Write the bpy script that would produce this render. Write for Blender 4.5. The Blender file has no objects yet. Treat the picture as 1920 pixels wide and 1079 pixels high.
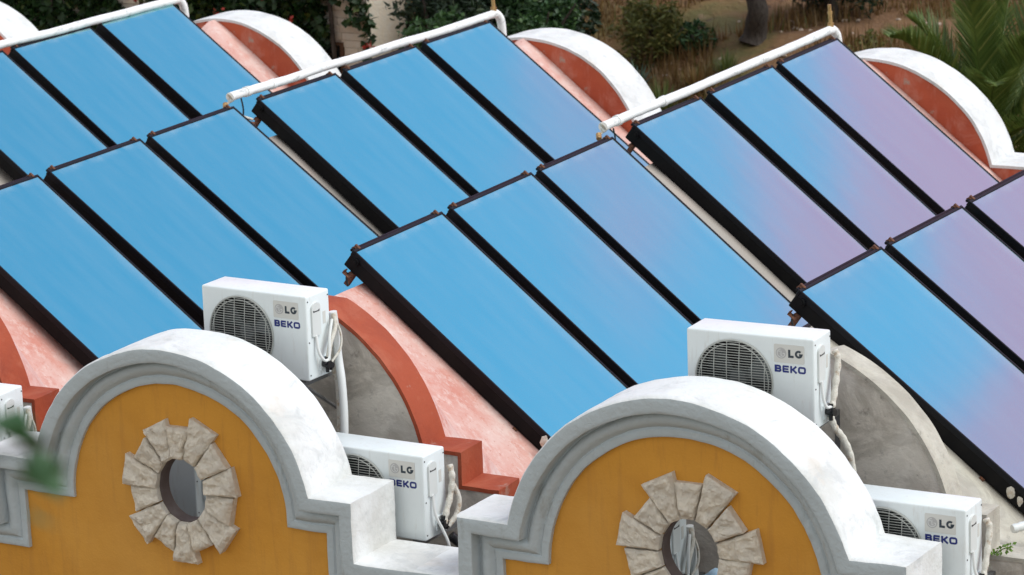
import bpy, bmesh, math, random
from mathutils import Vector, Matrix, noise
R = math.radians
random.seed(7)
S = bpy.context.scene
COL = S.collection

# ------------------------------------------------------------------ camera
cd = bpy.data.cameras.new('camera'); cam = bpy.data.objects.new('camera', cd); COL.objects.link(cam)
cd.sensor_width = 36; cd.lens = 6566.72 / 1920 * 36; cd.clip_end = 1000; cd.clip_start = .1
cam.matrix_world = Matrix((
    (0.8749276159, -0.0871578999, 0.4763456386, 13.787893),
    (0.4829963884, 0.2279028064, -0.8454435520, -19.411853),
    (-0.0348734234, 0.9697751344, 0.2414954099, 6.877700),
    (0, 0, 0, 1)))
cd.dof.use_dof = True; cd.dof.focus_distance = 24.5; cd.dof.aperture_fstop = 4.6
S.camera = cam

# ------------------------------------------------------------------ sky and sun
SUN_EL, SUN_AZ = 50, 70          # azimuth measured from +Y (back of the houses) towards +X
W = bpy.data.worlds.new('World'); S.world = W; W.use_nodes = True
nt = W.node_tree; nt.nodes.clear()
def wn(t, **kw):
    n = nt.nodes.new(t)
    for k, v in kw.items(): setattr(n, k, v)
    return n
sky = wn('ShaderNodeTexSky', sky_type='NISHITA'); sky.sun_disc = False
sky.sun_elevation = R(SUN_EL); sky.sun_rotation = R(SUN_AZ); sky.dust_density = .6; sky.ozone_density = .4
tc = wn('ShaderNodeTexCoord'); mp = wn('ShaderNodeMapping'); nz = wn('ShaderNodeTexNoise'); rp = wn('ShaderNodeValToRGB')
mx = wn('ShaderNodeMix', data_type='RGBA'); bg = wn('ShaderNodeBackground'); wo = wn('ShaderNodeOutputWorld')
nt.links.new(tc.outputs['Generated'], mp.inputs['Vector']); nt.links.new(mp.outputs[0], nz.inputs['Vector'])
mp.inputs['Scale'].default_value = (1, 1, 1.6); mp.inputs['Location'].default_value = (1.11, .63, 1.59)
nz.inputs['Scale'].default_value = 12.0; nz.inputs['Detail'].default_value = 3; nz.inputs['Roughness'].default_value = .5
# rosy cloud bank low over the horizon behind the houses, thinning out to the sides
rp.color_ramp.elements[0].position = .70; rp.color_ramp.elements[1].position = .92
sep = wn('ShaderNodeSeparateXYZ'); nt.links.new(tc.outputs['Generated'], sep.inputs[0])
low = wn('ShaderNodeMapRange', clamp=True); nt.links.new(sep.outputs['Z'], low.inputs[0])
for i_, v_ in zip((1, 2, 3, 4), (.512, .410, 0, .56)): low.inputs[i_].default_value = v_
side = wn('ShaderNodeMapRange', clamp=True); nt.links.new(sep.outputs['Y'], side.inputs[0])
for i_, v_ in zip((1, 2, 3, 4), (.25, .75, 0, 1)): side.inputs[i_].default_value = v_
bank = wn('ShaderNodeMath', operation='MULTIPLY'); nt.links.new(low.outputs[0], bank.inputs[0]); nt.links.new(side.outputs[0], bank.inputs[1])
con = wn('ShaderNodeMapRange', clamp=False); nt.links.new(nz.outputs['Fac'], con.inputs[0])
for i_, v_ in zip((1, 2, 3, 4), (.3, .7, .12, .88)): con.inputs[i_].default_value = v_
add = wn('ShaderNodeMath', operation='ADD'); nt.links.new(con.outputs[0], add.inputs[0]); nt.links.new(bank.outputs[0], add.inputs[1])
nt.links.new(add.outputs[0], rp.inputs['Fac']); nt.links.new(rp.outputs['Color'], mx.inputs['Factor'])
cy = wn('ShaderNodeMix', data_type='RGBA', blend_type='MULTIPLY'); cy.inputs['Factor'].default_value = 1; cy.inputs['B'].default_value = (.70, .98, 1, 1)
nt.links.new(sky.outputs['Color'], cy.inputs['A']); nt.links.new(cy.outputs['Result'], mx.inputs['A']); mx.inputs['B'].default_value = (5.0, 2.1, 3.2, 1)
vn = wn('ShaderNodeTexNoise'); nt.links.new(mp.outputs[0], vn.inputs['Vector']); vn.inputs['Scale'].default_value = 2.2; vn.inputs['Detail'].default_value = 5  # pale veil added over the unseen front sky to brighten the house fronts
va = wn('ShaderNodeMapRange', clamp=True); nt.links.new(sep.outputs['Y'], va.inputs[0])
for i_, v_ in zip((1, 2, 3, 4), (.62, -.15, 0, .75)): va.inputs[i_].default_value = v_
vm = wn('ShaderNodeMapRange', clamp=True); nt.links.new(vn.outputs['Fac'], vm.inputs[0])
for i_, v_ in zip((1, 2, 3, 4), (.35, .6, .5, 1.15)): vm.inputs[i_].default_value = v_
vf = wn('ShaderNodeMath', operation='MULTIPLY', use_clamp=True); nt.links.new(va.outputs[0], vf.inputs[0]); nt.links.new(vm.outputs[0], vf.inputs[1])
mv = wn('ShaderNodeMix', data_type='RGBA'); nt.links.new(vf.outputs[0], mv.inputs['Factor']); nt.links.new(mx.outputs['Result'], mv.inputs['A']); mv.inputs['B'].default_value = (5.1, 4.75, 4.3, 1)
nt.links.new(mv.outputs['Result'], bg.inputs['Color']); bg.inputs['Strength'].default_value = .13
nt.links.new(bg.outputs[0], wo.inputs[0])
sl = bpy.data.lights.new('sun', 'SUN'); so = bpy.data.objects.new('sun', sl); COL.objects.link(so)
sl.energy = 1.5; sl.angle = R(35); sl.color = (1, .975, .94)
sd = Vector((math.sin(R(SUN_AZ)) * math.cos(R(SUN_EL)), math.cos(R(SUN_AZ)) * math.cos(R(SUN_EL)), math.sin(R(SUN_EL))))
so.rotation_euler = sd.to_track_quat('Z', 'Y').to_euler(); so.location = (6, 0, 12)
S.view_settings.view_transform = 'Standard'; S.view_settings.look = 'None'
S.view_settings.exposure = 0.82; S.view_settings.gamma = 1
S.render.engine = 'CYCLES'

# ------------------------------------------------------------------ materials
class Mat:
    def __init__(s, name, col, rough=.8, metal=0., spec=.5):
        s.m = bpy.data.materials.new(name); s.m.use_nodes = True; s.t = s.m.node_tree
        s.b = s.t.nodes['Principled BSDF']; s.o = s.t.nodes['Material Output']
        s.b.inputs['Base Color'].default_value = (*col, 1); s.col = None; s.base = col
        s.b.inputs['Roughness'].default_value = rough; s.b.inputs['Metallic'].default_value = metal
        s.b.inputs['Specular IOR Level'].default_value = spec
        s.tc = s.t.nodes.new('ShaderNodeTexCoord')
    def n(s, t, **kw):
        x = s.t.nodes.new(t)
        for k, v in kw.items(): setattr(x, k, v)
        return x
    def vec(s, scale=(1, 1, 1), coord='Object', rot=(0, 0, 0)):
        m = s.n('ShaderNodeMapping'); m.inputs['Scale'].default_value = scale; m.inputs['Rotation'].default_value = rot
        s.t.links.new(s.tc.outputs[coord], m.inputs[0]); return m.outputs[0]
    def noise(s, scale, detail=4, rough=.55, vec=None, dist=0):
        x = s.n('ShaderNodeTexNoise'); x.inputs['Scale'].default_value = scale; x.inputs['Detail'].default_value = detail
        x.inputs['Roughness'].default_value = rough; x.inputs['Distortion'].default_value = dist
        s.t.links.new(vec if vec is not None else s.tc.outputs['Object'], x.inputs['Vector']); return x.outputs['Fac']
    def ramp(s, f, a, b, ca=0., cb=1.):
        x = s.n('ShaderNodeMapRange', clamp=True); s.t.links.new(f, x.inputs[0])
        for i, v in zip((1, 2, 3, 4), (a, b, ca, cb)): x.inputs[i].default_value = v
        return x.outputs[0]
    def math(s, op, a, b):
        x = s.n('ShaderNodeMath', operation=op)
        for i, v in enumerate((a, b)):
            if isinstance(v, (int, float)): x.inputs[i].default_value = v
            else: s.t.links.new(v, x.inputs[i])
        return x.outputs[0]
    def mix(s, fac, col, blend='MIX'):
        x = s.n('ShaderNodeMix', data_type='RGBA', blend_type=blend)
        if isinstance(fac, (int, float)): x.inputs['Factor'].default_value = fac
        else: s.t.links.new(fac, x.inputs['Factor'])
        if s.col is None: x.inputs['A'].default_value = (*s.base, 1)
        else: s.t.links.new(s.col, x.inputs['A'])
        if isinstance(col, tuple): x.inputs['B'].default_value = (*col, 1)
        else: s.t.links.new(col, x.inputs['B'])
        s.col = x.outputs['Result']; s.t.links.new(s.col, s.b.inputs['Base Color']); return s
    def bump(s, h, dist=.01, strength=1.):
        x = s.n('ShaderNodeBump'); x.inputs['Distance'].default_value = dist; x.inputs['Strength'].default_value = strength
        s.t.links.new(h, x.inputs['Height'])
        if s.b.inputs['Normal'].is_linked: s.t.links.new(s.b.inputs['Normal'].links[0].from_socket, x.inputs['Normal'])
        s.t.links.new(x.outputs[0], s.b.inputs['Normal']); return s

M = {}
def white_plaster():
    m = Mat('white_plaster', (.70, .705, .695), .85)
    n1 = m.noise(1.7, 6, .62); n2 = m.noise(13, 5, .65); n3 = m.noise(5, 7, .7, dist=.6)
    m.mix(m.ramp(n1, .44, .64, 0, .7), (.54, .53, .49)); m.mix(m.ramp(m.noise(3.4, 7, .7, dist=1.2), .52, .66, 0, .6), (.46, .47, .46))
    m.mix(m.math('MULTIPLY', m.ramp(n3, .55, .70, 0, .6), m.ramp(n2, .45, .62)), (.40, .42, .41))
    m.mix(m.ramp(m.noise(2.6, 3), .62, .74, 0, .35), (.62, .48, .34))
    m.bump(m.noise(22, 5, .55, dist=.4), .010, .45); m.bump(m.noise(6, 4), .035, .45); return m.m
M['white'] = white_plaster()
def grey_paint():
    m = Mat('grey_blue_masonry_paint', (.45, .50, .52), .85)
    m.mix(m.ramp(m.noise(1.9, 6, .6), .45, .7, 0, .5), (.385, .43, .445))
    m.mix(m.ramp(m.noise(6, 6, .7, vec=m.vec((1, 1, .4))), .58, .70, 0, .6), (.28, .285, .26))
    m.mix(m.ramp(m.noise(15, 5, .7), .62, .70, 0, .5), (.52, .56, .57))
    m.bump(m.noise(24, 6, .6, dist=.4), .012, .6); m.bump(m.noise(6, 3), .02, .3); return m.m
M['greypaint'] = grey_paint()
def yellow():
    m = Mat('ochre_render', (.63, .29, .036), .9)
    m.mix(m.ramp(m.noise(1.3, 6, .65), .4, .66, 0, .7), (.53, .235, .03))
    m.mix(m.ramp(m.noise(40, 3), .6, .75, 0, .25), (.74, .38, .07))
    m.mix(m.ramp(m.noise(3.3, 7, .7, vec=m.vec((4, 1, .45))), .52, .70, 0, .6), (.46, .20, .035)); m.mix(m.ramp(m.noise(2.1, 6, .6, dist=2.0), .496, .504, .0, .0), (.3, .12, .02)); m.mix(m.ramp(m.noise(.9, 4), .5, .7, 0, .4), (.68, .36, .08))
    m.bump(m.noise(70, 4, .6), .006, .5); m.bump(m.noise(7, 3), .02, .25); return m.m
M['yellow'] = yellow()
def concrete(name, base, dark, light):
    m = Mat(name, base, .9)
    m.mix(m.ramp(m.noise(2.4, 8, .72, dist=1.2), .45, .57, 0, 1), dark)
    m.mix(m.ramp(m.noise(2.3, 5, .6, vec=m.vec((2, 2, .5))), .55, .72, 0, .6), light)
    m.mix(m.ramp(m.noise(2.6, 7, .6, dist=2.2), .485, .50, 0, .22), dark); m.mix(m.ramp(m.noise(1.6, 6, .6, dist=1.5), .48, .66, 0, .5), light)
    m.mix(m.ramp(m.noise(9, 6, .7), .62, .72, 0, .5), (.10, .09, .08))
    m.bump(m.noise(30, 6, .65), .01, .6); m.bump(m.noise(4, 4), .03, .4); return m.m
M['concrete'] = concrete('concrete_end_wall', (.62, .565, .485), (.42, .375, .315), (.72, .68, .61))
M['beige'] = concrete('beige_concrete', (.46, .43, .355), (.36, .33, .275), (.56, .53, .46))
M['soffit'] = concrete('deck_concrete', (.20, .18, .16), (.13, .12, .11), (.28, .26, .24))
def red(name, base, dark, pale, pf, sf):
    m = Mat(name, base, .8)
    m.mix(m.ramp(m.noise(2.2, 6, .65), .42, .66, 0, .8), dark)
    m.mix(m.ramp(m.noise(2.4, 7, .7, vec=m.vec((1, 1, .6)), dist=.9), .50, .68, 0, pf), pale)
    m.mix(m.ramp(m.noise(4.5, 7, .75), .60, .66, 0, sf), (.40, .33, .27))
    m.bump(m.noise(22, 6, .6), .008, .6); return m.m
M['red'] = red('red_oxide_paint', (.335, .058, .018), (.25, .040, .014), (.42, .115, .055), .6, .35)
M['redrear'] = red('faded_red_paint', (.50, .105, .045), (.40, .072, .032), (.58, .24, .17), .8, .9)
def pink():
    m = Mat('weathered_red_roof', (.60, .36, .31), .85)
    m.mix(m.ramp(m.noise(2.0, 7, .72, dist=.4), .42, .60, 0, .9), (.52, .175, .125))
    m.mix(m.ramp(m.noise(.8, 3, .5), .42, .60, 0, .8), (.63, .40, .345)); m.mix(m.ramp(m.noise(11, 7, .78, vec=m.vec((.8, 1.4, .8))), .50, .66, 0, .8), (.68, .53, .48))
    m.mix(m.ramp(m.noise(1.3, 5, .65), .52, .64, 0, .75), (.66, .51, .46))
    m.mix(m.ramp(m.noise(17, 7, .75), .57, .66, 0, .6), (.50, .16, .10))
    m.mix(m.ramp(m.noise(30, 4, .6), .64, .72, 0, .6), (.40, .12, .08))
    sy = m.n('ShaderNodeSeparateXYZ'); m.t.links.new(m.tc.outputs['Object'], sy.inputs[0])
    bare = m.math('MULTIPLY', m.ramp(sy.outputs['Y'], 4.2, 5.6), m.ramp(sy.outputs['Y'], 11.8, 10.8)); m.mix(m.math('MULTIPLY', bare, m.ramp(m.noise(2, 5), .3, .5, .8, 1)), (.36, .325, .285))
    m.bump(m.noise(26, 6, .65), .01, .5); m.bump(m.noise(3, 3), .03, .4); return m.m
M['pink'] = pink()
def stone(name='cream_stone', c=(.90, .80, .65)):
    m = Mat(name, c, .9)
    i = m.n('ShaderNodeObjectInfo')
    m.mix(m.ramp(m.noise(9, 5, .6), .4, .65, 0, .7), (.78, .71, .61))
    m.mix(m.ramp(m.noise(14, 6, .7), .58, .70, 0, .55), (.84, .69, .53))
    m.mix(m.ramp(m.noise(24, 5, .7), .62, .72, 0, .55), (.56, .50, .42))
    m.mix(m.ramp(i.outputs['Random'], 0, 1, 0, .35), (.84, .78, .69))
    m.bump(m.noise(22, 8, .75, dist=.8), .035, 1.0); return m.m
M['stone'] = stone(); M['wallstone'] = stone('pale_wall_stone', (.78, .66, .50))
M['black'] = (lambda m: (m.mix(m.ramp(m.noise(5, 5), .5, .75, 0, .5), (.012, .011, .010)), m.bump(m.noise(9, 3), .004, .4))[1].m)(Mat('black_enamel', (.004, .004, .005), .6, 0, .15))
M['blackrim'] = Mat('black_anodised_trim', (.004, .005, .008), .5, 0, .2).m
def coll():
    # blue selective absorber coating behind glass: a blue, mirror-like surface with some dust
    m = Mat('blue_selective_coating', (.215, .645, .665), .10, 1.0)
    m.b.inputs['Coat Weight'].default_value = 1.0; m.b.inputs['Coat Roughness'].default_value = .05; m.b.inputs['Coat IOR'].default_value = 1.45
    v = m.vec(coord='Generated')
    sx = m.n('ShaderNodeSeparateXYZ'); m.t.links.new(m.tc.outputs['Generated'], sx.inputs[0])
    dust = m.b
    d = m.n('ShaderNodeBsdfDiffuse'); d.inputs['Color'].default_value = (.36, .44, .50, 1)
    mxs = m.n('ShaderNodeMixShader')
    edge = m.ramp(sx.outputs['Y'], .90, .995, 0, .22)
    edge = m.math('MULTIPLY', edge, m.ramp(m.noise(3, 4, .6), .35, .6, .3, 1))
    top = m.ramp(sx.outputs['X'], .035, .0, 0, .30)
    top = m.math('MULTIPLY', top, m.ramp(m.noise(4, 4), .42, .6))
    film = m.ramp(m.noise(2.4, 6, .65, vec=m.vec((.35, 2.2, 1))), .35, .75, .02, .11)
    f = m.math('ADD', m.math('ADD', edge, top), film)
    m.t.links.new(f, mxs.inputs[0]); m.t.links.new(m.b.outputs[0], mxs.inputs[1]); m.t.links.new(d.outputs[0], mxs.inputs[2])
    m.t.links.new(mxs.outputs[0], m.o.inputs[0])
    m.bump(m.noise(1.3, 2), .006, .25); return m.m
M['coll'] = coll()
def rust():
    m = Mat('rusty_iron', (.11, .045, .026), .85); m.mix(m.ramp(m.noise(40, 4), .5, .65), (.22, .09, .04)); return m.m
M['rust'] = rust()
M['brass'] = (lambda m: m.mix(m.ramp(m.noise(50, 4), .5, .6), (.25, .12, .05)).m)(Mat('tarnished_brass', (.42, .26, .10), .5, .4))
def pipe():
    m = Mat('white_painted_lagging', (.80, .80, .78), .6)
    m.mix(m.ramp(m.noise(5, 6, .7, vec=m.vec((3, 1, 3))), .56, .66, 0, .8), (.36, .38, .36))
    m.mix(m.ramp(m.noise(9, 5, .7), .66, .72, 0, .7), (.28, .17, .09))
    m.bump(m.noise(14, 5, .6), .012, .7); return m.m
M['pipe'] = pipe()
def acw(name, c):
    m = Mat(name, c, .42); i = m.n('ShaderNodeObjectInfo'); off = m.n('ShaderNodeVectorMath', operation='ADD'); k = m.n('ShaderNodeVectorMath', operation='SCALE')
    m.t.links.new(i.outputs['Location'], k.inputs[0]); k.inputs['Scale'].default_value = 7.3
    m.t.links.new(m.tc.outputs['Object'], off.inputs[0]); m.t.links.new(i.outputs['Random'], off.inputs[1])
    sc = m.n('ShaderNodeMapping'); m.t.links.new(off.outputs[0], sc.inputs[0]); sc.inputs['Scale'].default_value = (5, 5, .8)
    m.mix(m.ramp(m.noise(3, 5, .6, vec=off.outputs[0]), .45, .75, 0, .5), tuple(x * .84 for x in c))
    m.mix(m.ramp(m.noise(4, 6, .7, vec=sc.outputs[0]), .56, .72, 0, .40), (.50, .46, .40))
    m.mix(m.ramp(m.noise(60, 4, .7, vec=off.outputs[0]), .68, .74, 0, .5), (.40, .36, .31)); return m.m
M['acwhite'] = acw('white_enamel_sheet', (.72, .765, .765))
M['acgrey'] = acw('pale_grey_plastic', (.66, .68, .66))
M['plate'] = Mat('grey_name_plate', (.60, .59, .55), .45).m
M['emblem'] = Mat('grey_emblem', (.40, .39, .38), .4).m
M['ink'] = Mat('dark_lettering', (.020, .032, .045), .5).m
M['navy'] = Mat('navy_lettering', (.008, .018, .16), .5).m
M['dark'] = Mat('dark_plastic', (.012, .013, .015), .5).m
M['blackp'] = Mat('black_valve_plastic', (.006, .007, .009), .35).m
M['wire'] = Mat('pale_wire', (.42, .43, .40), .4, .2).m
M['slot'] = Mat('slot_shadow_plastic', (.05, .05, .05), .7).m
def tape():
    m = Mat('wrapped_pipe_tape', (.60, .57, .50), .7)
    m.mix(m.ramp(m.noise(16, 5, .7), .52, .64, 0, .85), (.42, .31, .21)); m.mix(m.ramp(m.noise(30, 4), .6, .7, 0, .6), (.78, .76, .72))
    m.bump(m.noise(40, 4), .01, .8); return m.m
M['tape'] = tape()
M['cable'] = Mat('white_cable', (.70, .71, .69), .5).m
M['bracket'] = Mat('grey_steel_bracket', (.16, .16, .16), .5, .5).m
M['bag'] = (lambda m: m.bump(m.noise(9, 4), .03, .6).m)(Mat('pale_blue_plastic', (.42, .62, .78), .35))
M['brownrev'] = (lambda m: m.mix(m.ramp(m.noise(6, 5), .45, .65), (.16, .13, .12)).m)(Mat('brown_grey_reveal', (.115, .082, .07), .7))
M['door'] = Mat('brown_wood', (.10, .045, .02), .7).m
M['glassdark'] = Mat('dark_window', (.01, .012, .012), .2).m
def soil():
    m = Mat('dry_hillside_soil', (.24, .125, .058), .95)
    m.mix(m.ramp(m.noise(.9, 7, .65), .45, .62), (.30, .17, .07))
    m.mix(m.ramp(m.noise(.45, 5, .6), .50, .62, 0, .8), (.12, .12, .035))
    m.mix(m.ramp(m.noise(2.6, 7, .7), .60, .68, 0, .8), (.30, .20, .12))
    m.mix(m.ramp(m.noise(3.5, 6, .7), .60, .70, 0, .9), (.08, .045, .03))
    m.bump(m.noise(3, 8, .7), .25, .9); return m.m
M['soil'] = soil()
M['rock'] = (lambda m: m.bump(m.noise(7, 6), .05, .6).m)(Mat('pale_rock', (.42, .33, .26), .9))
def leaf(name, a, b, c=None):
    m = Mat(name, a, .55); i = m.n('ShaderNodeNewGeometry')
    m.mix(m.ramp(i.outputs['Random Per Island'], .2, 1), b)
    if c: m.mix(m.ramp(i.outputs['Random Per Island'], .93, .96), c)
    tr = m.n('ShaderNodeBsdfTranslucent'); ad = m.n('ShaderNodeMixShader'); ad.inputs[0].default_value = .25
    m.t.links.new(m.col, tr.inputs[0]); m.t.links.new(m.b.outputs[0], ad.inputs[1]); m.t.links.new(tr.outputs[0], ad.inputs[2])
    m.t.links.new(ad.outputs[0], m.o.inputs[0]); return m.m
M['ivy'] = leaf('ivy_leaves', (.010, .034, .007), (.028, .070, .013), (.09, .13, .025))
M['darkleaf'] = leaf('dark_tree_leaves', (.010, .026, .009), (.024, .048, .016), (.055, .08, .03))
M['hedge'] = leaf('hedge_leaves', (.020, .058, .014), (.045, .105, .026), (.09, .17, .05))
M['olive'] = leaf('olive_leaves', (.045, .060, .032), (.085, .100, .060), (.13, .14, .09))
M['drybush'] = leaf('dry_bush_leaves', (.10, .115, .025), (.20, .19, .045), (.30, .24, .08))
M['grass'] = leaf('dry_grass', (.16, .085, .028), (.24, .15, .045), (.10, .12, .025))
M['greengrass'] = leaf('green_blades', (.085, .125, .03), (.15, .18, .045), (.24, .22, .08))
M['palm'] = leaf('palm_leaflets', (.075, .125, .022), (.15, .20, .04), (.24, .26, .07))
M['yucca'] = leaf('blue_green_blades', (.10, .17, .13), (.17, .25, .17))
M['weed'] = leaf('weed_leaves', (.10, .20, .02), (.18, .30, .04))
M['nearleaf'] = leaf('near_tree_leaves', (.025, .085, .03), (.045, .12, .04))
M['flower'] = Mat('red_flower', (.35, .03, .02), .6).m
M['bark'] = (lambda m: m.mix(m.ramp(m.noise(8, 6, .7, vec=m.vec((3, 3, .6))), .4, .62), (.035, .026, .020)).bump(m.noise(9, 6, vec=m.vec((3, 3, .5))), .05, .8).m)(Mat('dark_bark', (.075, .058, .046), .95))

# ------------------------------------------------------------------ helpers
def link(name, me, mat, parent=None, loc=None):
    o = bpy.data.objects.new(name, me); COL.objects.link(o)
    if mat is not None and not me.materials: me.materials.append(mat)
    if parent: o.parent = parent
    if loc: o.location = loc
    return o
def obj(name, bm, mat, parent=None, smooth=None, loc=None, normals=True):
    if normals: bmesh.ops.recalc_face_normals(bm, faces=bm.faces)
    me = bpy.data.meshes.new(name); bm.to_mesh(me); bm.free()
    if smooth is not None:
        me.polygons.foreach_set('use_smooth', [True] * len(me.polygons)); me.set_sharp_from_angle(angle=R(smooth))
    return link(name, me, mat, parent, loc)
def pydata(name, v, f, mat, parent=None, smooth=None, loc=None):
    me = bpy.data.meshes.new(name); me.from_pydata(v, [], f); me.update()
    if smooth is not None:
        me.polygons.foreach_set('use_smooth', [True] * len(me.polygons)); me.set_sharp_from_angle(angle=R(smooth))
    return link(name, me, mat, parent, loc)
def empty(name, loc=(0, 0, 0), rot=(0, 0, 0)):
    o = bpy.data.objects.new(name, None); COL.objects.link(o); o.location = loc; o.rotation_euler = rot; o.empty_display_size = .2; return o
def tag(o, label, cat, group=None, kind=None):
    o['label'] = label; o['category'] = cat
    if group: o['group'] = group
    if kind: o['kind'] = kind
    return o
def box(bm, x0, x1, y0, y1, z0, z1, bev=0, seg=2):
    r = bmesh.ops.create_cube(bm, size=1)['verts']
    for v in r: v.co = Vector(((x0 + x1) / 2 + v.co.x * (x1 - x0), (y0 + y1) / 2 + v.co.y * (y1 - y0), (z0 + z1) / 2 + v.co.z * (z1 - z0)))
    if bev:
        es = {e for v in r for e in v.link_edges}
        bmesh.ops.bevel(bm, geom=list(es), offset=bev, segments=seg, profile=.5, affect='EDGES')
def tube(bm, pts, r, seg=8, cap=True, twist=None):
    pts = [Vector(p) for p in pts]; rs = r if isinstance(r, (list, tuple)) else [r] * len(pts)
    rings = []; up = None
    for i, p in enumerate(pts):
        d = (pts[min(i + 1, len(pts) - 1)] - pts[max(i - 1, 0)]).normalized()
        if up is None: up = d.orthogonal().normalized()
        up = (up - d * up.dot(d)).normalized(); s = d.cross(up)
        rings.append([bm.verts.new(p + (up * math.cos(2 * math.pi * j / seg) + s * math.sin(2 * math.pi * j / seg)) * rs[i]) for j in range(seg)])
    for a, b in zip(rings, rings[1:]):
        for j in range(seg): bm.faces.new((a[j], a[(j + 1) % seg], b[(j + 1) % seg], b[j]))
    if cap: bm.faces.new(rings[0][::-1]); bm.faces.new(rings[-1])
def curve(ctrl, n=8):
    P = [Vector(c) for c in ctrl]; P = [P[0] * 2 - P[1]] + P + [P[-1] * 2 - P[-2]]; out = []
    for i in range(1, len(P) - 2):
        for j in range(n):
            t = j / n; a, b, c, d = P[i - 1:i + 3]
            out.append(.5 * ((2 * b) + (c - a) * t + (2 * a - 5 * b + 4 * c - d) * t * t + (3 * b - a - 3 * c + d) * t ** 3))
    out.append(P[-2]); return out
def grid(rows, name, mat, parent, smooth=40, loc=None, closed=False):
    n = len(rows[0]); v = [tuple(p) for r in rows for p in r]; f = []
    for i in range(len(rows) - 1):
        for j in range(n - 1): f.append((i * n + j, (i + 1) * n + j, (i + 1) * n + j + 1, i * n + j + 1))
    bm = bmesh.new(); vs = [bm.verts.new(p) for p in v]
    for q in f: bm.faces.new([vs[a] for a in q])
    return obj(name, bm, mat, parent, smooth, loc)
def wob(p, amp=.006, fr=2.2, kx=0):
    q = Vector((p[0] + kx, p[1], p[2]))
    return Vector(p) + noise.noise_vector(q * fr) * amp + noise.noise_vector(q * fr * 5.3) * amp * .35
def lerp(a, b, t): return a + (b - a) * t
def sm(t): t = max(0, min(1, t)); return t * t * (3 - 2 * t)
GZ = -4.6
def terrain(x, y):
    t = y - 17
    h = GZ + (.29 * t * sm(t / 6) if t > 0 else 0)
    h = min(h, GZ + 14)
    if t > 0: h += noise.fractal(Vector((x * .25, y * .25, 0)), 1, 2, 4) * .35 * sm(t / 4)
    return h

# ------------------------------------------------------------------ ground
def make_ground():
    xs = [-160, -110, -70, -45] + [-32 + .7 * i for i in range(66)] + [20, 32, 50, 80, 120, 160]
    ys = [-60, -40, -25, -10, 0, 8, 14] + [16 + .6 * i for i in range(50)] + [50, 60, 80, 110, 150, 200]
    v = [(x, y, terrain(x, y)) for y in ys for x in xs]; n = len(xs)
    f = [(j * n + i, j * n + i + 1, (j + 1) * n + i + 1, (j + 1) * n + i) for j in range(len(ys) - 1) for i in range(n - 1)]
    o = pydata('ground', v, f, M['soil'], smooth=180); o['kind'] = 'structure'
    return o
make_ground()

# ------------------------------------------------------------------ houses
ZL = -.735
def cornice_path(c, d):
    """outline of the front wall's top edge, moved inwards by d; always the same number of points"""
    xl, xr, zul, zur, Rr = c['xl'] + d, c['xr'] - d, c['zul'] - d, c['zur'] - d, c['R'] - d
    xc, zc = c['xc'], c['zc']; zl = ZL - d
    pts = []
    def seg(a, b, n, last=False):
        for i in range(n + (1 if last else 0)): pts.append((lerp(a[0], b[0], i / n), lerp(a[1], b[1], i / n)))
    al = math.pi - math.asin((zul - zc) / Rr); ar = math.asin((zur - zc) / Rr)
    pl = (xc + Rr * math.cos(al), zul); pr = (xc + Rr * math.cos(ar), zur)
    seg((-2, zl), (xl, zl), 6); seg((xl, zl), (xl, zul), 7); seg((xl, zul), pl, 7)
    n = 84
    for i in range(n): t = lerp(al, ar, i / n); pts.append((xc + Rr * math.cos(t), zc + Rr * math.sin(t)))
    seg(pr, (xr, zur), 7); seg((xr, zur), (xr, zl), 7); seg((xr, zl), (2, zl), 6, True)
    return pts
def inner_outline(c, d=0):
    """second parapet: round right shoulder, flat crown, straight left side"""
    R_, xc, zc, zu, z2, x1, x2 = c['R'] - d, c['xc'], c['zc'], c['zu'] - d, c['z2'] - d, c['x1'] - d, c['x2'] - d
    a = math.asin((zu - zc) / R_); xs = .50; a0 = math.acos((xs - xc) / R_); n = 44
    zs = zc + R_ * math.sin(a0)
    left = [(-1.9 + d, -1.6), (-1.9 + d, -1.25), (-1.65 + d * .8, -1.1 - d * .6), (-1.35 + d * .8, -.74 - d * .6), (-1.0 + d * .8, -.31 - d * .6), (-.7 + d * .8, .05 - d * .6), (-.42 + d * .7, .36 - d * .7), (-.22, .52 - d), (-.04, .60 - d), (.15, .64 - d), (.33, .65 - d)]
    arcp = [(xc + R_ * math.cos(t), zc + R_ * math.sin(t)) for t in [lerp(a0, a, i / n) for i in range(n + 1)]]
    out = left + arcp
    for p, q, m in ((out[-1], (x1, zu), 4), ((x1, zu), (x1, z2), 4), ((x1, z2), (x2, z2), 4), ((x2, z2), (x2, -1.6), 5)):
        for i in range(1, m + 1): out.append((lerp(p[0], q[0], i / m), lerp(p[1], q[1], i / m)))
    return out
def cap_outline(c, d=0):
    """outline of the inner (second) or rear parapet"""
    R_, xc, zc, zu, z2, x1, x2 = c['R'] - d, c['xc'], c['zc'], c['zu'] - d, c['z2'] - d, c['x1'] - d, c['x2'] - d
    a = math.asin((zu - zc) / R_); n = 60
    right = [(xc + R_ * math.cos(t), zc + R_ * math.sin(t)) for t in [lerp(math.pi / 2, a, i / n) for i in range(n + 1)]]
    tail = []
    for p, q, m in (((right[-1]), (x1, zu), 4), ((x1, zu), (x1, z2), 4), ((x1, z2), (x2, z2), 4), ((x2, z2), (x2, -1.6), 5)):
        for i in range(1, m + 1): tail.append((lerp(p[0], q[0], i / m), lerp(p[1], q[1], i / m)))
    right += tail
    left = [(max(2 * xc - x, -1.985 + d), z) for x, z in right[::-1]][:-1]
    return left + right
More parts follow.
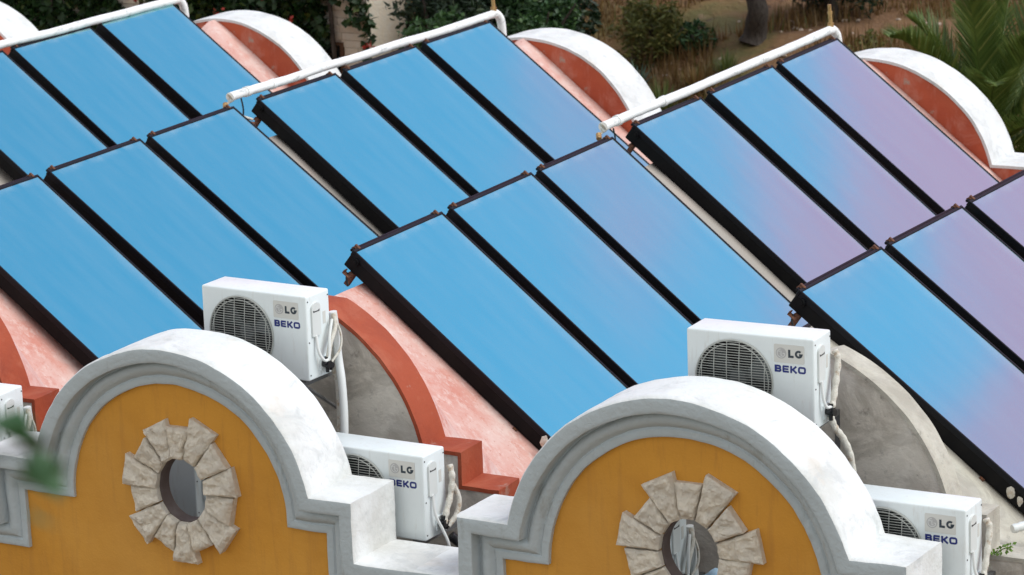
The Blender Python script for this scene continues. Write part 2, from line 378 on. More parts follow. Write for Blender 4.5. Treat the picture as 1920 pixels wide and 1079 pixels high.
PROFILE = ([(.31, .22), (.31, .58), (.2, .582), (.1, .58), (.03, .582), (.006, .572)] + [(0, .55 - .053 * i) for i in range(10)] +
           [(.004, .018), (.014, .004), (.03, 0), (.06, 0), (.09, 0), (.108, .001), (.116, .006), (.118, .095), (.124, .112), (.132, .114),
            (.140, .100), (.152, .086), (.168, .080), (.186, .083), (.203, .092), (.217, .106), (.225, .118), (.232, .124), (.238, .120),
            (.244, .114), (.27, .112), (.288, .113), (.295, .118), (.297, .16), (.297, .2)])
def extrude_outline(pts, y0, y1, bottom):
    bm = bmesh.new()
    P = []
    for x, z in list(pts) + [(pts[-1][0], bottom), (pts[0][0], bottom)]:
        if not P or math.hypot(x - P[-1][0], z - P[-1][1]) > 1e-4: P.append((x, z))
    fr = [bm.verts.new((x, y0, z)) for x, z in P]; bk = [bm.verts.new((x, y1, z)) for x, z in P]
    n = len(P)
    e = []
    for L in (fr, bk):
        es = [bm.edges.new((L[i], L[(i + 1) % n])) for i in range(n)]
        bmesh.ops.triangle_fill(bm, edges=es, use_beauty=True)
    for i in range(n): bm.faces.new((fr[i], fr[(i + 1) % n], bk[(i + 1) % n], bk[i]))
    return bm
def capping(c, y0, y1, t, name, mat, parent, kx, loc, ny=8, fn=None):
    fn = fn or cap_outline; inn, out = fn(c, t), fn(c, 0)
    prof = [(inn, y0 + .012), (inn, y0), (out, y0 + .0), (out, y0 + .012)] + [(out, lerp(y0 + .03, y1 - .03, i / ny)) for i in range(ny + 1)] + [(out, y1), (inn, y1), (inn, y1 - .012)]
    rows = [[wob((x, y, z), .010, 1.6, kx) for x, z in L] for L, y in prof]
    return grid(rows, name, mat, parent, 45, loc)
def make_stone(i, n, cx, cz, rx, rz, lx, lz, sx_, sz_, parent, loc, rnd):
    gap = .007
    a0 = 2 * math.pi * (i - .5) / n + rnd.uniform(-.02, .02); a1 = 2 * math.pi * (i + .5) / n + rnd.uniform(-.02, .02)
    ox, oz = (lx, lz) if i % 2 else (sx_, sz_)
    k = rnd.uniform(.96, 1.04)
    def pt(a, x, z): return Vector((cx + x * math.sin(a), cz + z * math.cos(a)))
    wi = rnd.uniform(.0, .05) if i % 2 else 0
    A, B_, C_, D = pt(a0, rx, rz), pt(a1, rx, rz), pt(a0 - wi * .3, ox * k, oz * k), pt(a1 + wi * .3, ox * k, oz * k)
    mid = (A + B_ + C_ + D) / 4
    A, B_, C_, D = [p + (mid - p).normalized() * gap for p in (A, B_, C_, D)]
    n_ = 17; rows = []; ph = Vector((rnd.uniform(0, 50), rnd.uniform(0, 50), rnd.uniform(0, 50)))
    h = rnd.uniform(.07, .085); tilt = rnd.uniform(-.02, .02), rnd.uniform(-.02, .02)
    for a in range(-1, n_ + 1):
        row = []
        for b in range(-1, n_ + 1):
            u, v = min(max(a / (n_ - 1), 0), 1), min(max(b / (n_ - 1), 0), 1)
            p = (A * (1 - u) + B_ * u) * (1 - v) + (C_ * (1 - u) + D * u) * v
            if a in (-1, n_) or b in (-1, n_): y = .155
            else:
                q = Vector((p.x * 7, p.y * 7, 0)) + ph
                e = min(u, 1 - u, v, 1 - v)
                y = .15 - (h - .022 * (1 - sm(e / .10))) - tilt[0] * (u - .5) - tilt[1] * (v - .5)
                r_ = noise.ridged_multi_fractal(q, .9, 2.1, 4, 1, 2)
                y += (r_ - 1.2) * .020 * sm(e / .08) + noise.noise(q * 2.2) * .018 * sm((e + .04) / .12) + noise.noise(q * 6) * .008
                j = noise.noise_vector(q * 2) * (.006 if e < .05 else .0)
                p = p + Vector((j.x, j.y))
            row.append((p.x, y, p.y))
        rows.append(row)
    return grid(rows, 'stone', M['stone'], parent, None, loc)
def house(k, label, front=True, inner=True, cfg=None, red='red', roofm='pink'):
    E = empty('terraced_house', (4 * k, 0, GZ)); L = (0, 0, -GZ)
    tag(E, label, 'house', 'row of vaulted terraced houses')
    kx = 4 * k
    rnd = random.Random(100 + k)
    # lower body of the house
    bm = bmesh.new(); box(bm, -1.995, 1.995, 1.43, 13.90, GZ, -1.62); obj('body', bm, M['yellow'], E, loc=L)
    if front:
        c = cfg
        rows = [[wob((x, y, z), .010, 2.6, kx) for x, z in cornice_path(c, d)] for d, y in PROFILE]
        ia = next(i for i, q in enumerate(PROFILE) if q[1] < .005)
        grid(rows[:ia + 1], 'coping', M['white'], E, 38, L)
        grid(rows[ia:], 'cornice', M['greypaint'], E, 38, L)
        # ochre wall with its oval opening
        bm = bmesh.new(); pts = cornice_path(c, .262); pts = pts[::1]
        P = [(-1.995, pts[0][1])] + [p for p in pts if -1.99 < p[0] < 1.99] + [(1.995, pts[-1][1]), (1.995, GZ), (-1.995, GZ)]
        hole = [(c['ox'] + c['rx'] * math.cos(a), c['oz'] + c['rz'] * math.sin(a)) for a in [2 * math.pi * i / 48 for i in range(48)]]
        fr = {}
        for y in (.15, .24):
            vo = [bm.verts.new((x, y, z)) for x, z in P]; vh = [bm.verts.new((x, y, z)) for x, z in hole]
            es = [bm.edges.new((vo[i], vo[(i + 1) % len(vo)])) for i in range(len(vo))] + [bm.edges.new((vh[i], vh[(i + 1) % 48])) for i in range(48)]
            bmesh.ops.triangle_fill(bm, edges=es, use_beauty=True); fr[y] = (vo, vh)
        for w in (0, 1):
            a, b = fr[.15][w], fr[.24][w]
            for i in range(len(a)): bm.faces.new((a[i], a[(i + 1) % len(a)], b[(i + 1) % len(a)], b[i]))
        fw = obj('facade_wall', bm, M['yellow'], E, loc=L); fw.data.materials.append(M['white'])
        for p in fw.data.polygons:
            if all(fw.data.vertices[v].co.y > .23 for v in p.vertices): p.material_index = 1
        ring = []
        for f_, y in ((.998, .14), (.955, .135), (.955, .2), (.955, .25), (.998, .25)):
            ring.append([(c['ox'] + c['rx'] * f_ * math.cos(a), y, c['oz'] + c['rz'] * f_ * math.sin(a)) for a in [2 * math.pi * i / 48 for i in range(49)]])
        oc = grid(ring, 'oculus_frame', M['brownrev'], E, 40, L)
        for i in range(14):
            make_stone(i, 14, c['ox'], c['oz'], c['rx'] * .97, c['rz'] * .97, c['lx'], c['lz'], c['sx'], c['sz'], oc, (0, 0, 0), rnd)
    if inner:
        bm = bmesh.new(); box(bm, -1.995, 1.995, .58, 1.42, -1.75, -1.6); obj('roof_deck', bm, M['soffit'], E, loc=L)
        ci = dict(R=1.425, xc=-.10, zc=-.65, zu=-.33, z2=-.575, x1=1.60, x2=1.90)
        YB = 1.62 if k == 1 else 1.70
        if k == -1: ci.update(xc=.16, x1=1.82, x2=1.965)
        if k == 1: ci.update(R=1.40, xc=0, zc=-.61, zu=-.30, x1=1.62)
        bm = extrude_outline(inner_outline(ci, .028), 1.40, YB - .02, -1.7); obj('parapet_wall', bm, M['concrete'], E, loc=L)
        capping(ci, 1.385, YB, .03, 'parapet_capping', M[red], E, kx, L, fn=inner_outline)
    # roof: round vault near the inner parapet that flattens to a steep gable below the collectors
    rows = []
    y = YB - .025 if inner else 2.0
    if inner:
        io = inner_outline(ci, 0)
        def prof_z(x):
            for (xa, za), (xb, zb) in zip(io, io[1:]):
                if xa <= x <= xb and xb > xa: return max(lerp(za, zb, (x - xa) / (xb - xa)), -1.55)
            return -1.55
    ny = 64
    for j in range(ny + 1):
        yy = lerp(y, 13.45, (j / ny) ** 1.25); s = sm((yy - 1.50) / .65) if k == 1 else sm((yy - 1.60) / 1.1); row = []
        zr = lerp(.36, .30, sm((yy - 3) / 4)) + .065 * sm((yy - 12.9) / .2) - (.10 * sm((13.1 - yy) / .3) if k < -1 else 0); xr = -.35 - .08 * sm((yy - 12.9) / .2)
        for i in range(49):
            x = lerp(-2.0, 2.0, i / 48)
            xe = x
            dz = abs(x - xr)
            g = zr - (.79 * dz if x > xr else 1.15 * dz)
            g = g - .03 * math.exp(-(dz / .12) ** 2)
            g = max(g, -1.52)
            if inner: z = lerp(min(prof_z(x - .07), prof_z(x), prof_z(x + .07)) - .03, g, s)
            else: z = g
            row.append(wob((xe, yy, z), .012, 1.3, kx))
        rows.append(row)
    grid(rows, 'roof', M[roofm], E, 60, L)
    cr = dict(R=1.41, xc=-.365, zc=-1.07, zu=-.68, z2=-1.03, x1=1.60, x2=1.90)
    bm = extrude_outline(cap_outline(cr, .028), 13.35, 13.95, -1.7); obj('rear_parapet_wall', bm, M['redrear'], E, loc=L)
    capping(cr, 13.34, 13.965, .03, 'rear_parapet_capping', M['white'], E, kx, L, 10)
    return E
C0 = dict(R=1.212, xc=.004, zc=-.574, xl=-1.64, xr=1.532, zul=-.295, zur=-.305, ox=.045, oz=-.43, rx=.212, rz=.245, lx=.505, lz=.545, sx=.44, sz=.475)
C1 = dict(R=1.30, xc=-.004, zc=-.60, xl=-1.658, xr=1.632, zul=-.30, zur=-.225, ox=.05, oz=-.385, rx=.222, rz=.25, lx=.545, lz=.56, sx=.47, sz=.485)
house(0, 'ochre house with the left stone-ringed oval window and a red vaulted parapet', cfg=C0)
house(1, 'ochre house with the right stone-ringed oval window and a bare beige concrete roof', cfg=C1, red='beige', roofm='beige')
house(-1, 'house with its red roof slope at the left edge, below the lower left collectors', cfg=C0)
house(-2, 'house with the white rear arch between the two left white pipes, at top left', front=False, inner=False)
house(-3, 'farthest house, only its white rear arch showing in the top left corner', front=False, inner=False)

# ------------------------------------------------------------------ solar collectors
PW, PG, PL, TAU = 1.430, .193, 2.475, 38.17
def shared():
    d = {}
    bm = bmesh.new(); box(bm, .004, PL - .004, .004, PW - .004, -.160, -.016, .006, 1); d['casing'] = bm
    bm = bmesh.new()
    box(bm, 0, .026, 0, PW, -.05, 0, .004, 1); box(bm, PL - .03, PL, 0, PW, -.05, 0, .004, 1)
    box(bm, .026, PL - .03, 0, .018, -.05, -.0005, .003, 1); box(bm, .026, PL - .03, PW - .02, PW, -.05, -.0005, .003, 1); d['frame'] = bm
    bm = bmesh.new(); box(bm, .026, PL - .03, .018, PW - .02, -.016, -.008); d['glass'] = bm
    bm = bmesh.new(); tube(bm, [(-.018, .03, -.03), (-.018, PW - .03, -.03)], .013, 8); d['header_pipe'] = bm
    bm = bmesh.new(); box(bm, -.034, .016, -.012, .012, -.046, .008, .004, 1); tube(bm, [(-.018, -.022, -.03), (-.018, .022, -.03)], .022, 8); d['coupling'] = bm
    bm = bmesh.new(); tube(bm, [(.075, .006, -.065), (.075, -.018, -.065)], .032, 12); tube(bm, [(.075, -.016, -.065), (.075, -.028, -.065)], .016, 8); d['end_cap'] = bm
    return d
MEMAT = dict(casing='black', frame='blackrim', glass='coll', header_pipe='blackrim', coupling='rust', end_cap='black')
MESH = {}
for n_, bm in shared().items():
    bmesh.ops.recalc_face_normals(bm, faces=bm.faces); me = bpy.data.meshes.new(n_); bm.to_mesh(me); bm.free(); me.materials.append(M[MEMAT[n_]]); MESH[n_] = me
def collector(o, ro, tilt, label, group, first, tau):
    E = empty('solar_collector', o, (tilt[0], R(tau) + tilt[1], ro)); tag(E, label, 'solar panel', group)
    for n_ in ('casing', 'frame', 'glass', 'header_pipe'): link(n_, MESH[n_], None, E)
    for y in (.085, PW - .075): link('coupling', MESH['coupling'], None, E, (0, y, 0))
    if first: link('end_cap', MESH['end_cap'], None, E)
    return E
ROWS = [
 # start corner, end x, row phrase, group
 ('A', (-.366, 3.212, .595), (-.457, 7.780), 'in the front row behind the left oval-window arch'),
 ('C', (-.484, 8.280, .614), (-.533, 12.906), 'below the right-hand white pipe'),
 ('B', (-4.480, 8.201, .6145), (-4.524, 12.809), 'below the middle white pipe'),
 ('D', (-4.389, 3.149, .629), (-4.460, 7.716), 'in the row left of the upper left air conditioner'),
 ('F', (-8.563, 8.176, .6176), (-8.614, 12.784), 'below the top left white pipe'),
 ('E', (3.473, 3.155, .635), (3.569, 7.723), 'in the lilac-reflecting row at the right edge'),
]
POS = ['nearest, leftmost solar collector of three ', 'middle solar collector of three ', 'farthest, rightmost solar collector of three ']
rt = random.Random(5)
ROWOBJ = {}
TAUS = dict(A=38.5, B=37.7, C=38.5, D=36.8, E=36.3, F=37.1)
for key, s, e, ph in ROWS:
    dx, dy = e[0] - s[0], e[1] - s[1]; ln = math.hypot(dx, dy); ro = -math.atan2(dx, dy)
    for i in range(3):
        t = i * (ln - PW + .020) / 2 - .010
        o = (s[0] + dx / ln * t, s[1] + dy / ln * t, s[2])
        tilt = (R(rt.uniform(-.5, .5)), R(rt.uniform(-.4, .4)))
        p = collector(o, ro, tilt, POS[i] + ph, 'blue solar collectors', i == 0, TAUS[key])
        ROWOBJ[key, i] = p
    # iron rails and feet that carry the row
    F = empty('mounting_frame', (s[0], s[1], s[2]), (0, R(TAUS[key]), ro)); tag(F, 'rusty rails under the collectors ' + ph, 'mounting frame', 'rusty mounting frames')
    W3 = ln
    for x in (.10, 1.9):
        bm = bmesh.new(); box(bm, x - .02, x + .02, -.03, W3 + .02, -.192, -.163); obj('rail', bm, M['rust'], F)
        for y in (.06, W3 - .06):
            bm = bmesh.new(); box(bm, x - .022, x + .018, y - .022, y + .022, -.31, -.194); obj('foot', bm, M['rust'], F)
    if s[1] < 5:
        bm = bmesh.new(); box(bm, .05, .12, -.07, -.02, -.186, -.178); box(bm, .05, .058, -.07, -.02, -.182, -.155); obj('bracket', bm, M['rust'], F)
        bm = bmesh.new(); tube(bm, curve([(.08, -.03, -.17), (.10, -.045, -.21), (.15, -.045, -.25)], 4), .009, 6); obj('sensor_cable', bm, M['blackp'], F)

# ------------------------------------------------------------------ white lagged pipes above the rear rows
def lagged(x, y0, y1, z0, z1, label, yj):
    E = empty('lagged_pipe', (x, y0, z0)); tag(E, label, 'pipe', 'white lagged pipes')
    def P(y): return Vector((noise.noise(Vector((y * 1.3, x, 0))) * .012, y - y0, (z1 - z0) * (y - y0) / (y1 - y0) + noise.noise(Vector((y, x, 5))) * .016))
    n = 40; pts = [P(lerp(y0, y1, i / n)) for i in range(n + 1)]
    bm = bmesh.new(); tube(bm, pts, [.044 + .004 * noise.noise(Vector((i * .9, x, 2))) for i in range(n + 1)], 14); obj('pipe', bm, M['pipe'], E, 40)
    for y in (y0 + .30, yj):
        p = P(y); bm = bmesh.new(); tube(bm, [p - Vector((0, .035, 0)), p - Vector((0, .03, 0)), p + Vector((0, .03, 0)), p + Vector((0, .035, 0))], [.044, .051, .051, .044], 14); obj('collar', bm, M['pipe'], E, 40)
    e = P(y1)
    bm = bmesh.new(); tube(bm, curve([e, e + Vector((.0, .10, -.01)), e + Vector((.02, .16, -.10)), e + Vector((.03, .17, -.34))], 5), .046, 12); obj('elbow', bm, M['pipe'], E, 50)
    bm = bmesh.new(); tube(bm, [e + Vector((0, .04, .03)), e + Vector((.0, .045, .075))], .034, 10); tube(bm, [e + Vector((0, .045, .07)), e + Vector((-.006, .045, .16))], .021, 8)
    tube(bm, [e + Vector((-.006, .045, .16)), e + Vector((-.01, .045, .19))], .028, 8); tube(bm, [e + Vector((-.01, .045, .19)), e + Vector((-.012, .045, .26))], .02, 8); obj('air_vent', bm, M['brass'], E, 40)
    s = P(y0)
    bm = bmesh.new(); tube(bm, [s + Vector((.004, -.006, .005)), s + Vector((0, -.012, 0))], [.042, .03], 12); obj('end_seal', bm, M['tape'], E, 40)
    bm = bmesh.new(); tube(bm, curve([s + Vector((0, .05, -.04)), s + Vector((-.01, -.03, -.055)), s + Vector((.0, -.075, -.075)), s + Vector((.03, -.07, -.11)), s + Vector((.07, .0, -.16)), s + Vector((.11, .10, -.21)), s + Vector((.13, .17, -.24))], 5), .013, 8)
    obj('branch_pipe', bm, M['tape'], E, 40)
    bm = bmesh.new(); tube(bm, [s + Vector((-.015, -.06, -.055)), s + Vector((.01, -.10, -.09))], .026, 8); obj('valve', bm, M['brass'], E, 40)
    bm = bmesh.new(); tube(bm, curve([s + Vector((.02, .16, -.04)), s + Vector((.035, .165, -.14)), s + Vector((.03, .16, -.26))], 4), .008, 6); obj('sensor_cable', bm, M['blackp'], E)
    bm = bmesh.new(); box(bm, .05, .16, .10, .17, -.285, -.262); box(bm, .05, .065, .10, .17, -.285, -.235); obj('bracket', bm, M['rust'], E)
    return E
lagged(-8.615, 7.84, 12.83, .681, .621, 'white lagged pipe crossing the top left corner', 9.45)
lagged(-4.580, 7.86, 12.97, .686, .636, 'white lagged pipe above the middle blue collectors, its end beside a grey roof gap', 8.60)
lagged(-.603, 7.89, 12.90, .649, .686, 'white lagged pipe at the right above the lilac-tinted collectors', 9.11)

# ------------------------------------------------------------------ air conditioners
AW, AH, AD = .9146, .6421, .2907
def ribbon(bm, pts, w, y, closed=False, th=.003):
    """flat raised stroke in the x-z plane, facing -y"""
    P = [Vector(p) for p in pts]; n = len(P); Lp, Rp = [], []
    for i in range(n):
        a = P[i - 1] if (i > 0 or closed) else None; b = P[(i + 1) % n] if (i < n - 1 or closed) else None
        d1 = (P[i] - a).normalized() if a is not None else None; d2 = (b - P[i]).normalized() if b is not None else None
        if d1 is None: d1 = d2
        if d2 is None: d2 = d1
        t = (d1 + d2).normalized(); nn = Vector((-t.y, t.x)); k = 1 / max(.45, nn.dot(Vector((-d1.y, d1.x))))
        Lp.append(P[i] + nn * w / 2 * k); Rp.append(P[i] - nn * w / 2 * k)
    def v(p, yy): return bm.verts.new((p.x, yy, p.y))
    lf, rf = [v(p, y - th) for p in Lp], [v(p, y - th) for p in Rp]; lb, rb = [v(p, y) for p in Lp], [v(p, y) for p in Rp]
    for i in range(n if closed else n - 1):
        j = (i + 1) % n
        bm.faces.new((lf[i], lf[j], rf[j], rf[i])); bm.faces.new((lf[i], lb[i], lb[j], lf[j])); bm.faces.new((rf[i], rf[j], rb[j], rb[i]))
    if not closed:
        for i in (0, n - 1): bm.faces.new((lf[i], rf[i], rb[i], lb[i]))
def arc(cx, cz, r, a0, a1, n=14, rz=None): return [(cx + r * math.cos(R(lerp(a0, a1, i / n))), cz + (rz or r) * math.sin(R(lerp(a0, a1, i / n)))) for i in range(n + 1)]
def rrect(x0, x1, z0, z1, r, n=4):
    out = []
    for cx, cz, a in ((x1 - r, z1 - r, 0), (x0 + r, z1 - r, 90), (x0 + r, z0 + r, 180), (x1 - r, z0 + r, 270)): out += arc(cx, cz, r, a, a + 90, n)
    return out
def plate(bm, outline, y0, y1):
    a = [bm.verts.new((x, y1, z)) for x, z in outline]; b = [bm.verts.new((x, y0, z)) for x, z in outline]; n = len(a)
    bm.faces.new(a); bm.faces.new(b[::-1])
    for i in range(n): bm.faces.new((a[i], b[i], b[(i + 1) % n], a[(i + 1) % n]))
FX, FZ, FR = .342, .315, .272
def mesh_of(bm, name, mat, smooth=None):
    bmesh.ops.recalc_face_normals(bm, faces=bm.faces); me = bpy.data.meshes.new(name); bm.to_mesh(me); bm.free(); me.materials.append(mat)
    if smooth: me.polygons.foreach_set('use_smooth', [True] * len(me.polygons)); me.set_sharp_from_angle(angle=R(smooth))
    return me
def ac_meshes():
    d = {}
    bm = bmesh.new(); box(bm, 0, AW, 0, AD, .02, AH, .014, 3)
    front = [f for f in bm.faces if f.normal.y < -.99 or (abs(f.calc_center_median().y) < 1e-4)]
    es = list({e for f in front for e in f.edges}); bmesh.ops.delete(bm, geom=front, context='FACES_ONLY')
    circ = [bm.verts.new((FX + FR * math.cos(2 * math.pi * i / 56), 0, FZ + FR * math.sin(2 * math.pi * i / 56))) for i in range(56)]
    ce = [bm.edges.new((circ[i], circ[(i + 1) % 56])) for i in range(56)]
    bmesh.ops.triangle_fill(bm, edges=es + ce, use_beauty=True)
    d['casing'] = mesh_of(bm, 'casing', M['acwhite'], 35)
    bm = bmesh.new(); rows = []
    for r_, y in ((FR, .0005), (FR, .05), (FR * .97, .14), (.001, .14)):
        rows.append([bm.verts.new((FX + r_ * math.cos(2 * math.pi * i / 40), y, FZ + r_ * math.sin(2 * math.pi * i / 40))) for i in range(40)])
    for a, b in zip(rows, rows[1:]):
        for i in range(40): bm.faces.new((a[i], a[(i + 1) % 40], b[(i + 1) % 40], b[i]))
    d['fan_well'] = mesh_of(bm, 'fan_well', M['dark'], 40)
    bm = bmesh.new(); tube(bm, [(FX, .12, FZ), (FX, .06, FZ)], [.07, .06], 16)
    for b in range(3):
        a = R(120 * b + 25); rws = []
        for r_, w, yy in ((.06, .35, .02), (.14, .45, .03), (.22, .5, .035), (.255, .42, .035)):
            rws.append([bm.verts.new((FX + r_ * math.cos(a + s * w), .095 + s * yy, FZ + r_ * math.sin(a + s * w))) for s in (-1, -.3, .3, 1)])
        for p, q in zip(rws, rws[1:]):
            for i in range(3): bm.faces.new((p[i], p[i + 1], q[i + 1], q[i]))
    d['fan'] = mesh_of(bm, 'fan', Mat('grey_fan_plastic', (.09, .10, .10), .4).m, 40)
    bm = bmesh.new(); n = 31
    for i in range(n):
        z = lerp(-FR, FR, (i + .5) / n); hw = math.sqrt(max(0, FR * FR - z * z))
        if hw > .03: tube(bm, [(FX - hw, -.006 - .014 * (1 - (z / FR) ** 2), FZ + z), (FX - hw * .5, -.008 - .016 * (1 - (z / FR) ** 2), FZ + z), (FX + hw * .5, -.008 - .016 * (1 - (z / FR) ** 2), FZ + z), (FX + hw, -.006 - .014 * (1 - (z / FR) ** 2), FZ + z)], .0026, 4, False)
    for i in range(6):
        x = lerp(-FR, FR, (i + .5) / 6); hh = math.sqrt(FR * FR - x * x)
        tube(bm, [(FX + x, -.008, FZ - hh), (FX + x, -.026, FZ - hh * .4), (FX + x, -.026, FZ + hh * .4), (FX + x, -.008, FZ + hh)], .0030, 4, False)
    d['grille'] = mesh_of(bm, 'grille', M['wire'])
    bm = bmesh.new()
    for r_, w, y in ((FR + .004, .007, -.006), (FR - .022, .004, -.012)):
        tube(bm, [(FX + r_ * math.cos(2 * math.pi * i / 56), y, FZ + r_ * math.sin(2 * math.pi * i / 56)) for i in range(57)], w, 6, False)
    d['grille_ring'] = mesh_of(bm, 'grille_ring', M['wire'], 60)
    px0, px1, pz0, pz1 = .632, .846, .468, .592
    bm = bmesh.new(); plate(bm, rrect(px0, px1, pz0, pz1, .008), 0, -.004); d['name_plate'] = mesh_of(bm, 'name_plate', M['plate'])
    ex, ez, er = .683, .533, .037
    bm = bmesh.new(); plate(bm, arc(ex, ez, er, 0, 354, 40), -.004, -.0055); d['emblem'] = mesh_of(bm, 'emblem', M['emblem'])
    bm = bmesh.new()
    ribbon(bm, arc(ex, ez, er * .74, 90, 352, 22), .0045, -.0055, th=.001); ribbon(bm, [(ex + er * .74, ez - .001), (ex + er * .30, ez - .001)], .0045, -.0055, th=.001)
    ribbon(bm, [(ex, ez + er * .45), (ex, ez - er * .4), (ex + er * .28, ez - er * .4)], .0045, -.0055, th=.001)
    plate(bm, arc(ex - er * .36, ez + er * .33, .0045, 0, 345, 12), -.0055, -.0065); d['emblem_mark'] = mesh_of(bm, 'emblem_mark', Mat('pale_emblem_line', (.62, .62, .60), .4).m)
    bm = bmesh.new(); z0, h = .506, .054; w = .0155
    ribbon(bm, [(.741, z0 + h), (.741, z0 + w / 2), (.772, z0 + w / 2)], w, -.004, th=.0012)
    gx, gr = .808, h / 2 - w / 2
    ribbon(bm, arc(gx, z0 + h / 2, gr * 1.03, 48, 338, 22, gr) + [(gx + gr * 1.03, z0 + h / 2 - .003), (gx + .003, z0 + h / 2 - .003)], w * .93, -.004, th=.0012)
    d['lettering'] = mesh_of(bm, 'lettering', M['ink'])
    bm = bmesh.new(); z0, h, w = .402, .048, .0125; x = .634; lw = .045; g = .0105; a, b, m = z0 + w / 2, z0 + h - w / 2, z0 + h / 2
    ribbon(bm, [(x + w * .6, z0), (x + w * .6, z0 + h)], w * 1.2, 0, th=.0026)
    ribbon(bm, [(x + w / 2, b), (x + lw - .012, b), (x + lw - .006, b - .005), (x + lw - .006, m + .005), (x + lw - .012, m)], w, 0, th=.002)
    ribbon(bm, [(x + w / 2, m), (x + lw - .010, m), (x + lw - .004, m - .006), (x + lw - .004, a + .005), (x + lw - .010, a), (x + w, a)], w, 0, th=.0024)
    x += lw + g
    ribbon(bm, [(x + lw, b), (x + .008, b), (x + w / 2, b - .004), (x + w / 2, a + .004), (x + .008, a), (x + lw, a)], w, 0, th=.002); ribbon(bm, [(x + w / 2, m), (x + lw - .003, m)], w * .9, 0, th=.0024)
    x += lw + g
    ribbon(bm, [(x + w / 2, z0), (x + w / 2, z0 + h)], w, 0, th=.002); ribbon(bm, [(x + lw - .002, z0 + h - .001), (x + .018, m), (x + lw, z0 + .001)], w, 0, th=.0024); ribbon(bm, [(x + w / 2, m), (x + .02, m)], w, 0, th=.0016)
    x += lw + g
    ribbon(bm, rrect(x + w / 2, x + lw + .004, a, b, .010), w, 0, True, th=.002)
    d['side_lettering'] = mesh_of(bm, 'lettering', M['navy'])
    # right-hand side: service cover with its grip, sticker, valves
    bm = bmesh.new()
    def side(bm, outline, x0, x1):
        A = [bm.verts.new((x1, y, z)) for y, z in outline]; B = [bm.verts.new((x0, y, z)) for y, z in outline]; n = len(A)
        bm.faces.new(A); bm.faces.new(B[::-1])
        for i in range(n): bm.faces.new((A[i], B[i], B[(i + 1) % n], A[(i + 1) % n]))
    side(bm, arc(.105, .545, .052, 0, 180, 10, .035) + [(.053, .545), (.053, .345), (.060, .335), (.150, .335), (.157, .345)], AW, AW + .014); d['service_cover'] = mesh_of(bm, 'service_cover', M['acgrey'])
    bm = bmesh.new(); side(bm, [(.066, .512), (.144, .512), (.144, .527), (.125, .520), (.085, .520), (.066, .527)], AW + .0142, AW + .0155); d['grip'] = mesh_of(bm, 'grip', M['slot'])
    bm = bmesh.new(); side(bm, [(.20, .40), (.235, .40), (.235, .49), (.20, .49)], AW, AW + .0015); d['sticker'] = mesh_of(bm, 'sticker', M['plate'])
    bm = bmesh.new()
    for y, z in ((.02, .60), (.27, .60), (.02, .30), (.27, .06), (.02, .06)): tube(bm, [(AW - .001, y, z), (AW + .003, y, z)], .006, 6)
    d['screw'] = mesh_of(bm, 'screw', M['slot'])
    bm = bmesh.new(); side(bm, rrect(.135, .235, .055, .165, .02), AW, AW + .012); d['valve_plate'] = mesh_of(bm, 'valve_plate', M['acwhite'])
    bm = bmesh.new()
    tube(bm, [(AW + .012, .165, .115), (AW + .07, .165, .115)], [.024, .028], 10); tube(bm, [(AW + .045, .12, .13), (AW + .045, .23, .10)], .016, 8)
    tube(bm, [(AW + .045, .165, .17), (AW + .045, .165, .055)], [.018, .014], 8); tube(bm, [(AW + .012, .215, .095), (AW + .06, .215, .095)], .022, 8); tube(bm, [(AW + .04, .215, .13), (AW + .04, .215, .06)], .013, 8)
    d['valve'] = mesh_of(bm, 'valve', M['blackp'], 40)
    bm = bmesh.new(); box(bm, .05, .13, .03, AD - .03, 0, .02); box(bm, AW - .13, AW - .05, .03, AD - .03, 0, .02); d['foot'] = mesh_of(bm, 'foot', M['bracket'])
    return d
ACM = ac_meshes()
